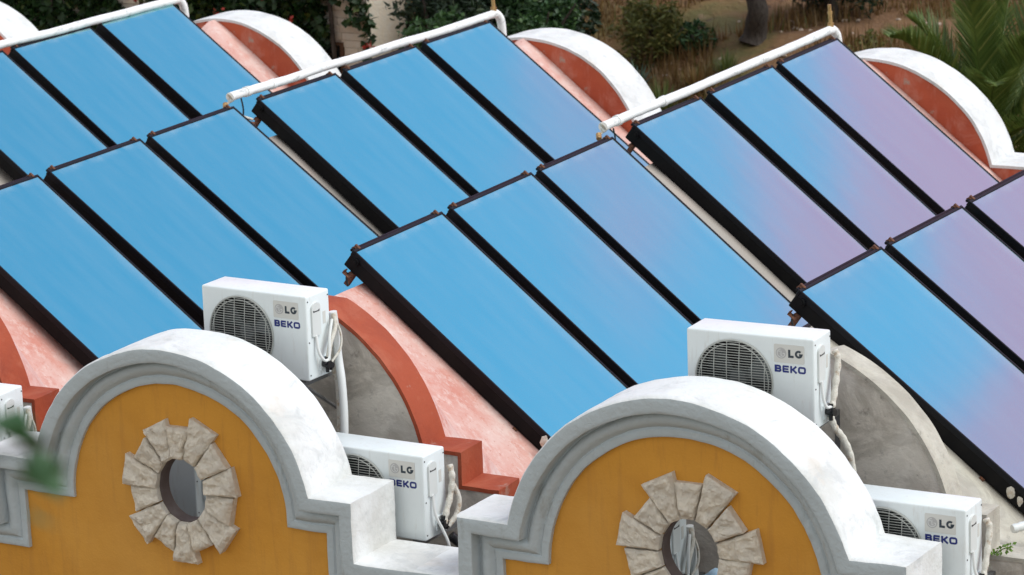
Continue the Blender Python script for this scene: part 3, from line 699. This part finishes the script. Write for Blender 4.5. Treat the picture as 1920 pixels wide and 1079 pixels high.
def aircon(loc, ro, label, wall_y, piping, brackets=True, badge=True):
    E = empty('air_conditioner', loc, (0, 0, R(ro))); tag(E, label, 'air conditioner', 'white outdoor air conditioner units')
    for n_ in ('casing', 'fan_well', 'fan', 'grille', 'grille_ring', 'service_cover', 'sticker', 'screw', 'valve_plate', 'valve', 'foot'):
        o = link(n_, ACM[n_], None, E)
        if n_ == 'service_cover': link('grip', ACM['grip'], None, o)
    if badge:
        p = link('name_plate', ACM['name_plate'], None, E)
        link('emblem', ACM['emblem'], None, p); link('lettering', ACM['lettering'], None, p)
        link('emblem_mark', ACM['emblem_mark'], None, p)
        link('lettering', ACM['side_lettering'], None, E)
    if brackets:
        for x in (.09, AW - .09):
            D = wall_y - loc[1]
            bm = bmesh.new(); box(bm, x - .018, x + .018, .0, D, -.035, 0); box(bm, x - .018, x + .018, D - .03, D, -.36, -.035)
            tube(bm, [(x, .05, -.03), (x, D - .02, -.33)], .014, 6); obj('bracket', bm, M['bracket'], E)
    X = AW
    if piping == 'loop':      # a loop of cable and a bundle that drops behind
        bm = bmesh.new(); tube(bm, curve([(X + .012, .09, .34), (X + .03, .09, .22), (X + .05, .13, .15), (X + .06, .17, .17), (X + .05, .20, .30), (X + .03, .27, .42)]), .011, 8); obj('cable', bm, M['cable'], E, 60)
        bm = bmesh.new(); tube(bm, curve([(X + .05, .165, .14), (X + .05, .21, .26), (X + .045, .285, .36), (X + .02, .31, .45)]), [.018] * 25, 8); tube(bm, curve([(X + .05, .215, .12), (X + .07, .30, .20), (X + .06, .33, .30), (X + .02, .32, .42)]), .009, 8); obj('cable', bm, M['tape'], E, 60)
        bm = bmesh.new(); tube(bm, curve([(X + .0, .33, .46), (X + .01, .34, .30), (X + .03, .33, .12), (X + .07, .30, -.05), (X + .09, .28, -.3), (X + .09, .26, -.55)]), .030, 10); obj('insulated_hose', bm, M['cable'], E, 60)
        bm = bmesh.new(); tube(bm, curve([(X - .03, .33, .3), (X - .02, .34, .05), (X + .02, .33, -.1), (X + .04, .30, -.5)]), .026, 8); obj('insulated_hose', bm, M['tape'], E, 60)
    elif piping == 'bundle':  # thick taped bundle
        bm = bmesh.new(); tube(bm, curve([(X + .012, .09, .34), (X + .025, .09, .22), (X + .04, .11, .16), (X + .05, .16, .15)]), .011, 8); obj('cable', bm, M['cable'], E, 60)
        c = curve([(X + .02, .30, .50), (X + .045, .30, .44), (X + .05, .25, .30), (X + .05, .19, .17), (X + .045, .17, .12)])
        bm = bmesh.new(); tube(bm, c, [.022 + .003 * math.sin(i * 1.3) for i in range(len(c))], 10); obj('insulated_hose', bm, M['tape'], E, 60)
        c = curve([(X + .03, .19, .08), (X + .05, .22, -.01), (X + .09, .27, -.10), (X + .13, .30, -.24), (X + .15, .31, -.50)])
        bm = bmesh.new(); tube(bm, c, [.024 + .002 * math.sin(i * 1.7) for i in range(len(c))], 10); obj('insulated_hose', bm, M['tape'], E, 60)
    else:                      # hanging bundle with a loose cable
        bm = bmesh.new(); tube(bm, curve([(X + .014, .09, .34), (X + .03, .09, .20), (X + .06, .13, .08), (X + .09, .15, -.02), (X + .09, .16, -.10)]), .011, 8); obj('cable', bm, M['cable'], E, 60)
        c = curve([(X + .02, .32, .50), (X + .05, .30, .42), (X + .05, .27, .30), (X + .05, .20, .18), (X + .05, .17, .11)])
        bm = bmesh.new(); tube(bm, c, [.022 + .003 * math.sin(i * 1.1) for i in range(len(c))], 10); obj('insulated_hose', bm, M['tape'], E, 60)
        c = curve([(X + .05, .31, .36), (X + .08, .33, .25), (X + .08, .29, .15), (X + .05, .22, .08)])
        bm = bmesh.new(); tube(bm, c, .020, 10); obj('insulated_hose', bm, M['tape'], E, 60)
        c = curve([(X + .05, .25, .0), (X + .09, .28, -.05), (X + .16, .26, -.07), (X + .25, .22, -.12)])
        bm = bmesh.new(); tube(bm, c, .035, 8); obj('insulated_hose', bm, M['blackp'], E, 60)
    return E
aircon((-.220, .882, .228), -2.4, 'upper air conditioner above the left oval-window arch, a white cable looped on its side', 1.4, 'loop')
aircon((3.735, .769, .313), 1.6, 'upper air conditioner above the right oval-window arch, with a frayed taped hose', 1.4, 'bundle')
aircon((.810, .665, -.779), -1.3, 'lower air conditioner standing in the gap between the two arches', 1.4, 'hang')
aircon((4.834, .681, -.686), .3, 'lower air conditioner at the right edge, its lettering half hidden by the white ledge', 1.4, 'bundle')
aircon((-2.865, .655, -.725), 1, 'air conditioner cut off by the left edge, its side cover just in view', 1.4, 'loop')
aircon((-1.27, .86, -.93), 0, 'air conditioner seen through the left oval window', 1.4, 'hang', badge=False)
aircon((2.68, .70, -.98), 0, 'air conditioner seen through the right oval window behind hanging cables', 1.4, 'loop', badge=False)

# ------------------------------------------------------------------ small things on the roofs
def bag():
    bm = bmesh.new(); bmesh.ops.create_icosphere(bm, subdivisions=4, radius=1)
    for v in bm.verts:
        n = v.co.normalized(); r = 1 + .35 * noise.noise(n * 2.3) + .16 * noise.ridged_multi_fractal(n * 2.5, 1, 2, 3, 1, 2) - .16
        v.co = Vector((n.x * .24 * r, n.y * .16 * r, max(n.z * .20 * r, -.12)))
    o = obj('plastic_bag', bm, M['bag'], smooth=60); o.location = (3.93, .80, -.94)
    tag(o, 'crumpled pale blue plastic bag inside the right oval window', 'plastic bag'); return o
bag()
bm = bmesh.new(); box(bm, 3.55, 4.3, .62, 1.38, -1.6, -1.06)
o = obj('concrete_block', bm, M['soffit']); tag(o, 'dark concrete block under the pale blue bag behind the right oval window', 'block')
def conduit(pts, r, label, mat):
    E = empty('corrugated_conduit', pts[0]); tag(E, label, 'conduit')
    b = Vector(pts[0]); c = [p - b for p in curve(pts, 10)]
    bm = bmesh.new(); tube(bm, c, [r * (1 + .18 * (i % 2)) for i in range(len(c))], 10); obj('hose', bm, M[mat], E, 60); return E
def strip():
    E = empty('perforated_strip', (1.56, 2.05, -.80)); tag(E, 'blue and white perforated metal strip lying beside the red ledge', 'metal strip')
    bm = bmesh.new(); box(bm, 0, .50, 0, .05, 0, .012); obj('bar', bm, M['acwhite'], E)
    for i in range(14):
        bm = bmesh.new(); x = .02 + i * .034
        a = [bm.verts.new(p) for p in ((x, -.003, -.001), (x + .014, -.003, -.001), (x + .022, -.003, .013), (x + .008, -.003, .013))]
        bm.faces.new(a); bmesh.ops.solidify(bm, geom=bm.faces[:], thickness=.002); obj('slot', bm, M['navy'], E)
    return E
strip()
conduit([(5.35, 2.55, -.78), (5.50, 2.75, -.76), (5.75, 3.05, -.78), (6.1, 3.2, -.84)], .030, 'grey corrugated conduit end on the beige roof at the right edge', 'acgrey')
def scrap(x, y, z, label, s=1):
    E = empty('foil_scrap', (x, y, z)); tag(E, label, 'scrap')
    bm = bmesh.new(); bmesh.ops.create_icosphere(bm, subdivisions=2, radius=.045 * s)
    for v in bm.verts: v.co = Vector((v.co.x * .8, v.co.y * .4, v.co.z * 1.2)) * (1 + .5 * noise.noise(v.co * 40 + Vector((x, y, z))))
    obj('crumple', bm, M['tape'], E); return E
scrap(1.30, 3.17, -.78, 'crumpled pale scrap at the lower corner of the collector beside the right arch')
scrap(5.12, 3.12, -.70, 'crumpled pale scrap on the black collector edge at the lower right')
scrap(5.19, 3.12, -.76, 'smaller crumpled scrap just below another at the lower right', .8)
def leaves(bm, pts, size, rnd, flat=.0, aspect=.5):
    for p in pts:
        d = Vector((rnd.gauss(0, 1), rnd.gauss(0, 1), rnd.gauss(0, .7))).normalized(); u = d.orthogonal().normalized()
        u = Matrix.Rotation(rnd.uniform(0, 6.28), 3, d) @ u; s = size * rnd.uniform(.6, 1.35)
        n = d.cross(u) * s * aspect; a = Vector(p)
        v = [bm.verts.new(a), bm.verts.new(a + d * s * .5 + n * .5 + u * s * .08), bm.verts.new(a + d * s), bm.verts.new(a + d * s * .5 - n * .5 + u * s * .08)]
        bm.faces.new((v[0], v[1], v[2])); bm.faces.new((v[0], v[2], v[3]))
def weed():
    rnd = random.Random(3); E = empty('weed', (5.63, 1.42, -.62)); tag(E, 'small bright green weed sprouting on the concrete step at the right edge', 'weed')
    bm = bmesh.new(); pts = []
    for e in ((.16, -.03, .12), (-.12, -.03, -.03), (.04, -.02, .05)):
        c = curve([(0, 0, 0), (e[0] * .5, e[1] * .5, e[2] * .7), e], 5); tube(bm, c, .004, 5)
        pts += [p + Vector([rnd.uniform(-.02, .02) for _ in range(3)]) for p in c[2:] for _ in range(4)]
    obj('stem', bm, M['weed'], E)
    bm = bmesh.new(); leaves(bm, pts, .03, rnd, aspect=.7); obj('foliage', bm, M['weed'], E, normals=False)
weed()

# ------------------------------------------------------------------ background: stone house with ivy
RB = random.Random(11)
def stone_house():
    YF = 19.0; X1 = -9.86; E = empty('stone_building', (-16, YF, GZ)); tag(E, 'pale stone garden building behind the ivy at top left', 'building')
    off = Vector((16, -YF, -GZ))
    def P(*c): return Vector(c) + off
    bm = bmesh.new(); box(bm, -24 + 16, X1 - .03 + 16, .0, 1.0, 0, 6.6)
    w = obj('wall', bm, M['wallstone'], E)
    h = .098; shapes = {}
    def brick(x0, x1, z0, z1):
        bm = bmesh.new(); dpt = RB.uniform(.016, .03); box(bm, x0 + 16 + .004, x1 + 16 - .004, -dpt, .02, z0 - GZ + .004, z1 - GZ - .004, .004, 1)
        obj('stone', bm, M['wallstone'], w)
    for (xa, xb, za, zb) in ((-10.62, X1, -1.75, .10), (-14.05, -13.05, -.95, .25)):
        z = za; r_ = 0
        while z < zb:
            x = xa - RB.uniform(0, .2)
            while x < xb - .05:
                l = RB.uniform(.2, .42); x2 = min(x + l, xb)
                if xb - x2 < .1: x2 = xb
                if not (-10.50 < (x + x2) / 2 < -10.22 and z < -1.02 and xa > -11): brick(x, x2, z, z + h)
                x = x2
            z += h
    bm = bmesh.new(); box(bm, -10.50 + 16, -10.24 + 16, -.035, .01, -2.6 - GZ, -1.0 - GZ); f = obj('door_frame', bm, M['door'], E)
    bm = bmesh.new(); box(bm, -10.50 + 16, -10.29 + 16, -.04, -.02, -2.6 - GZ, -1.04 - GZ); obj('door_leaf', bm, M['glassdark'], f)
    bm = bmesh.new(); box(bm, -24.3 + 16, X1 + 16.3, -.3, 1.3, 6.6, 6.85); obj('roof', bm, M['beige'], E)
stone_house()
def blob_points(n, c, r, rnd, clumps=14, rag=.3):
    out = []; cs = []
    for _ in range(clumps):
        d = Vector((rnd.gauss(0, 1), rnd.gauss(0, 1), rnd.gauss(0, 1))).normalized() * rnd.uniform(.35, .95)
        cs.append((Vector((d.x * r[0], d.y * r[1], d.z * r[2])), rnd.uniform(.25, .5)))
    for _ in range(n):
        q, s = rnd.choice(cs); d = Vector((rnd.gauss(0, 1), rnd.gauss(0, 1), rnd.gauss(0, 1))).normalized() * rnd.uniform(.5, 1.1) ** .6
        out.append(Vector(c) + q + Vector((d.x * r[0] * s, d.y * r[1] * s, d.z * r[2] * s)))
    return out
def ivy():
    rnd = random.Random(21); E = empty('climbing_ivy', (-12, 18.6, GZ)); tag(E, 'dark green ivy with red flowers covering the stone house', 'ivy')
    pts = []; b = Vector((-12, 18.6, GZ))
    while len(pts) < 30000:
        x = rnd.uniform(-17, -9.4); z = rnd.uniform(-3.4, 1.2)
        e = noise.noise(Vector((x * 2.2, z * 2.2, 3))) * .16
        if -10.42 + e < x < -9.86 and z < .05 + e * 2:
            # bare stone pier, with one ivy strand hanging down it
            sx = -10.06 + .16 * (-z) * .5 + .05 * math.sin(z * 9)
            if not (abs(x - sx) < .075 + .03 * math.sin(z * 13) and z > -.75): continue
        if -13.75 + e < x < -13.12 + e and z < .3 + e and z > -.9: continue
        if x > -9.80: continue
        dpt = .10 + .5 * max(0, noise.noise(Vector((x * 1.1, z * 1.1, 9))) + .25)
        pts.append(Vector((x, 19 - rnd.uniform(.04, dpt), z)) - b)
    bm = bmesh.new(); leaves(bm, pts, .12, rnd, aspect=.85); obj('foliage', bm, M['ivy'], E, normals=False)
    bm = bmesh.new()
    for i in range(5): x = -16.5 + i * 1.5; tube(bm, curve([(x + 12, .3, 0), (x + 12.2, .3, 2), (x + 12.1, .28, 5)], 4), .03, 6)
    obj('stem', bm, M['bark'], E)
    fl = bmesh.new()
    for x, z in ((-13.3, -.45), (-12.9, -.2), (-11.2, -.35), (-10.75, -.7), (-11.9, -.6), (-9.6, -.95), (-12.4, -.9)):
        c = Vector((x, 18.55, z)) - b
        leaves(fl, [c + Vector((rnd.gauss(0, .04), 0, rnd.gauss(0, .04))) for _ in range(10)], .06, rnd, aspect=.9)
    obj('flowers', fl, M['flower'], E, normals=False)['kind'] = 'stuff'
ivy()

# ------------------------------------------------------------------ trees and shrubs on the hillside
def tree(name, x, y, hgt, cr, n, size, mat, label, cat, seed, trunk=.14, lean=(0, 0), aspect=.45, clumps=16, gnarl=0, group=None):
    rnd = random.Random(seed); z = terrain(x, y) - .1
    if hgt < 0 or name == 'shade_tree' or name == 'broadleaf_shrub': hgt = hgt - z
    E = empty(name, (x, y, z)); tag(E, label, cat, group)
    top = Vector((lean[0], lean[1], hgt)); ctr = top
    bm = bmesh.new()
    c = curve([(0, 0, 0), (lean[0] * .2 + rnd.uniform(-.1, .1), lean[1] * .2, hgt * .35), (lean[0] * .7, lean[1] * .7, hgt * .7), top], 6)
    c = [p + Vector((noise.noise(p * 3 + Vector((seed, 0, 0))), noise.noise(p * 3 + Vector((0, seed, 0))), 0)) * gnarl for p in c]
    tube(bm, c, [trunk * (1.5 if i == 0 else 1.25 - .9 * i / len(c)) for i in range(len(c))], 10)
    for i in range(7):
        a = 2 * math.pi * i / 7 + rnd.uniform(-.3, .3); p0 = c[int(len(c) * rnd.uniform(.4, .85))]
        e = ctr + Vector((math.cos(a) * cr[0] * .75, math.sin(a) * cr[1] * .75, cr[2] * rnd.uniform(-.3, .6)))
        tube(bm, curve([p0, p0.lerp(e, .5) + Vector((0, 0, .15)), e], 4), [trunk * .45 * (1 - .09 * j) for j in range(9)], 6)
    obj('trunk', bm, M['bark'], E, 60)
    bm = bmesh.new(); leaves(bm, blob_points(n, ctr, cr, rnd, clumps), size, rnd, aspect=aspect); obj('crown', bm, M[mat], E, normals=False)
    return E
G = 'trees and shrubs on the slope behind the houses'
tree('shade_tree', -8.40, 18.9, -.70, (.80, .8, 1.1), 7000, .11, 'darkleaf', 'near-black leafy tree right of the stone building corner', 'tree', 31, clumps=18)
tree('broadleaf_shrub', -8.15, 17.9, -.95, (.72, .6, .62), 4200, .09, 'hedge', 'mid green shrub above the right half of the middle white pipe', 'shrub', 32, .08, aspect=.6)
tree('shade_tree', -8.75, 20.8, -.40, (1.1, 1.0, 1.4), 10000, .12, 'darkleaf', 'dark tree behind the air vent of the middle white pipe', 'tree', 33, clumps=22)
tree('broadleaf_shrub', -7.45, 19.2, -.72, (.72, .6, .70), 4500, .09, 'hedge', 'dense green shrub above the middle white rear arch', 'shrub', 34, .08, aspect=.6)
tree('shade_tree', -9.15, 22.4, -.60, (.95, .9, 1.25), 8000, .12, 'darkleaf', 'dark tree at the left edge of the bare brown slope', 'tree', 42, clumps=20)
tree('shade_tree', -11.9, 24.0, -.30, (2.1, 1.3, 2.2), 12000, .15, 'darkleaf', 'tall dark tree far behind the green shrubs', 'tree', 39, .18, clumps=26)
tree('dry_bush', -8.85, 25.3, .50, (.58, .45, .55), 3200, .10, 'drybush', 'yellow-green dry bush on the brown slope', 'bush', 35, .05, aspect=.35)
tree('dry_bush', -8.3, 25.3, .22, (.36, .35, .26), 1200, .09, 'hedge', 'low dark green bush beside the yellow-green dry bush', 'bush', 36, .04, aspect=.4)
tree('olive_tree', -7.39, 25.44, 1.75, (1.5, 1.1, .75), 5000, .10, 'olive', 'olive tree with a thick gnarled trunk above the right white pipe', 'tree', 37, .15, (.2, 0), .3, 16, .2)
tree('olive_tree', -6.75, 26.7, .85, (.75, .6, .95), 6000, .10, 'darkleaf', 'dark tree between the olive trunk and the palm', 'tree', 38, .10, (.05, 0), .35, 18, .1)
tree('dry_bush', -5.0, 28.4, .5, (1.0, .7, .45), 2400, .10, 'drybush', 'dull dry bush behind the palm fronds', 'bush', 40, .05, aspect=.35)
tree('broadleaf_shrub', -5.6, 25.4, -1.95, (.26, .25, .25), 900, .08, 'drybush', 'small yellow-green shrub just left of the right white rear arch', 'shrub', 41, .03, aspect=.4)
def blades(name, x, y, n, ln, w, mat, label, cat, seed, spread=.9, z=None):
    rnd = random.Random(seed); z = terrain(x, y) - .02 if z is None else z; E = empty(name, (x, y, z)); tag(E, label, cat)
    bm = bmesh.new()
    for i in range(n):
        a = rnd.uniform(0, 6.28); t = rnd.uniform(.05, 1) * spread; l = ln * rnd.uniform(.7, 1.15)
        d = Vector((math.cos(a) * math.sin(t), math.sin(a) * math.sin(t), math.cos(t))); s = d.cross(Vector((0, 0, 1))).normalized() if t > .01 else Vector((1, 0, 0))
        p0 = Vector((math.cos(a), math.sin(a), 0)) * .03; p1 = p0 + d * l * .5; p2 = p0 + d * l + Vector((0, 0, -l * .12 * t))
        v = [bm.verts.new(q) for q in (p0 - s * w / 2, p0 + s * w / 2, p1 + s * w / 2, p1 - s * w / 2, p2)]
        bm.faces.new(v[:4]); bm.faces.new((v[3], v[2], v[4]))
    obj('blades', bm, M[mat], E, normals=False)
    bm = bmesh.new(); tube(bm, [(0, 0, -.08), (0, 0, .06)], [.05, .03], 7); obj('base', bm, M['bark'], E)
blades('yucca', -8.7, 24.35, 60, .42, .03, 'yucca', 'blue-green spiky yucca right of the middle white rear arch', 'yucca', 51, 1.1)
blades('grass_clump', -7.95, 23.6, 130, .62, .022, 'greengrass', 'tall green grass clump behind the middle white rear arch', 'grass clump', 52, .8)
blades('grass_clump', -7.65, 24.1, 110, .50, .02, 'grass', 'straw-coloured grass clump right of the tall green one', 'grass clump', 53, .8)
blades('grass_clump', -7.4, 24.6, 100, .42, .02, 'greengrass', 'olive green grass clump above the right white pipe', 'grass clump', 54, .9)
def dry_grass():
    rnd = random.Random(61); bm = bmesh.new()
    for _ in range(30000):
        x = rnd.uniform(-11, -2); y = rnd.uniform(21.5, 30)
        if noise.noise(Vector((x * .7, y * .7, 2))) < -.05: continue
        z = terrain(x, y); l = rnd.uniform(.08, .40); a = rnd.uniform(0, 6.28); t = rnd.uniform(0, .7)
        d = Vector((math.cos(a) * math.sin(t), math.sin(a) * math.sin(t), math.cos(t))) * l; s = Vector((-math.sin(a), math.cos(a), 0)) * .012
        b = Vector((x, y, z - .02)); v = [bm.verts.new(q) for q in (b - s, b + s, b + d)]; bm.faces.new(v)
    o = obj('dry_grass', bm, M['grass'], normals=False); tag(o, 'dry straw grass scattered over the brown slope', 'grass', kind='stuff')
dry_grass()
def stones():
    rnd = random.Random(62); bm = bmesh.new()
    for _ in range(260):
        x = rnd.uniform(-10.5, -3); y = rnd.uniform(22, 30); r_ = rnd.uniform(.015, .05) * (1.5 if rnd.random() < .1 else 1)
        m = Matrix.Translation((x, y, terrain(x, y) + r_ * .2)) @ Matrix.Rotation(rnd.uniform(0, 6), 4, 'Z') @ Matrix.Diagonal((1.3, .9, .65, 1))
        g = bmesh.ops.create_icosphere(bm, subdivisions=1, radius=r_, matrix=m)['verts']
        for v in g: v.co += noise.noise_vector(v.co * 20) * r_ * .35
    o = obj('loose_stones', bm, M['rock']); tag(o, 'small pale stones scattered on the brown slope', 'stones', kind='stuff')
stones()
def palm():
    rnd = random.Random(71); x, y = -1.95, 20.7; z = terrain(x, y); E = empty('palm_tree', (x, y, z)); tag(E, 'palm with long arching green fronds behind the right white rear arch', 'palm')
    H = 1.65
    bm = bmesh.new(); n = 14
    tube(bm, [(0, 0, -.1 + (H + .1) * i / n) for i in range(n + 1)], [.20 + .025 * (i % 2) for i in range(n + 1)], 12); obj('trunk', bm, M['bark'], E)
    for k in range(34):
        a = k * 2.39996; el = R(lerp(84, 8, (k / 33) ** .8)); ln = rnd.uniform(3.0, 3.7)
        u = Vector((math.cos(a), math.sin(a), 0)); pts = []
        for i in range(13):
            t = i / 12; pts.append(Vector((0, 0, H)) + u * (ln * t * math.cos(el) * (1 - .10 * t)) + Vector((0, 0, ln * t * math.sin(el) - (.75 + .5 * math.cos(el)) * t * t * ln * .42)))
        bm = bmesh.new(); tube(bm, pts, [.022 * (1 - .8 * i / 12) for i in range(13)], 5)
        for i in range(80):
            t = .10 + .9 * i / 79; f = t * 12; j = min(int(f), 11); p = pts[j].lerp(pts[j + 1], f - j); d = (pts[j + 1] - pts[j]).normalized()
            s = d.cross(Vector((0, 0, 1)))
            s = s.normalized() if s.length > 1e-3 else Vector((1, 0, 0)); up = s.cross(d)
            l = .52 * math.sin(math.pi * min(.97, .12 + .85 * t)) + .08
            for sg in (-1, 1):
                e = p + (d * .75 + s * sg * .62 + up * rnd.uniform(.15, .4)).normalized() * l * rnd.uniform(.85, 1.1); w = d * .016
                v = [bm.verts.new(q) for q in (p - w, p + w, p.lerp(e, .55) + w + up * .01, e, p.lerp(e, .55) - w + up * .01)]; bm.faces.new(v)
        obj('frond', bm, M['palm'], E, normals=False)
palm()

# ------------------------------------------------------------------ out-of-focus tree near the camera, left of the view
def near_tree():
    rnd = random.Random(81); bx, by = 9.55, -17.6; E = empty('near_tree', (bx, by, GZ)); tag(E, 'blurred dark green leaves of a near tree at the left edge', 'tree')
    tip = Vector((11.475, -16.375, 5.775)) - Vector((bx, by, GZ)); top = Vector((0, 0, 10.2))
    bm = bmesh.new(); tube(bm, curve([(0, 0, 0), (.1, .05, 4), (-.05, .05, 8), top], 6), [.16 - .007 * i for i in range(19)], 10)
    tw = curve([(0, .02, 9.4), (.7, .45, 10.0), (1.4, .9, 10.28), tip], 6); tube(bm, tw, [.022 - .001 * i for i in range(len(tw))], 6)
    for i in range(6):
        a = 2 * math.pi * i / 6; e = top + Vector((math.cos(a) * .7 - .3, math.sin(a) * .7 - .3, rnd.uniform(-.6, .4))); tube(bm, curve([(0, 0, 9.2), Vector((0, 0, 9.2)).lerp(e, .6), e], 4), .02, 6)
    obj('trunk', bm, M['bark'], E, 60)
    bm = bmesh.new()
    leaves(bm, [Vector((-.35, -.35, 9.9)) + Vector((rnd.gauss(0, .38), rnd.gauss(0, .38), rnd.gauss(0, .45))) for _ in range(1500)], .075, rnd, aspect=.5)
    leaves(bm, [tw[j] + Vector([rnd.gauss(0, .03) for _ in range(3)]) for j in range(8, 15) for _ in range(4)], .07, rnd, aspect=.5)
    for d in ((.0, .0, .0), (.01, -.01, -.035), (-.02, 0, .02), (.012, .0, -.065), (-.03, -.01, -.02), (.02, .01, .01), (-.035, -.01, -.075), (-.03, 0, -.05)): leaves(bm, [tip + Vector(d)], .06, rnd, aspect=.6)
    obj('crown', bm, M['nearleaf'], E, normals=False)
near_tree()
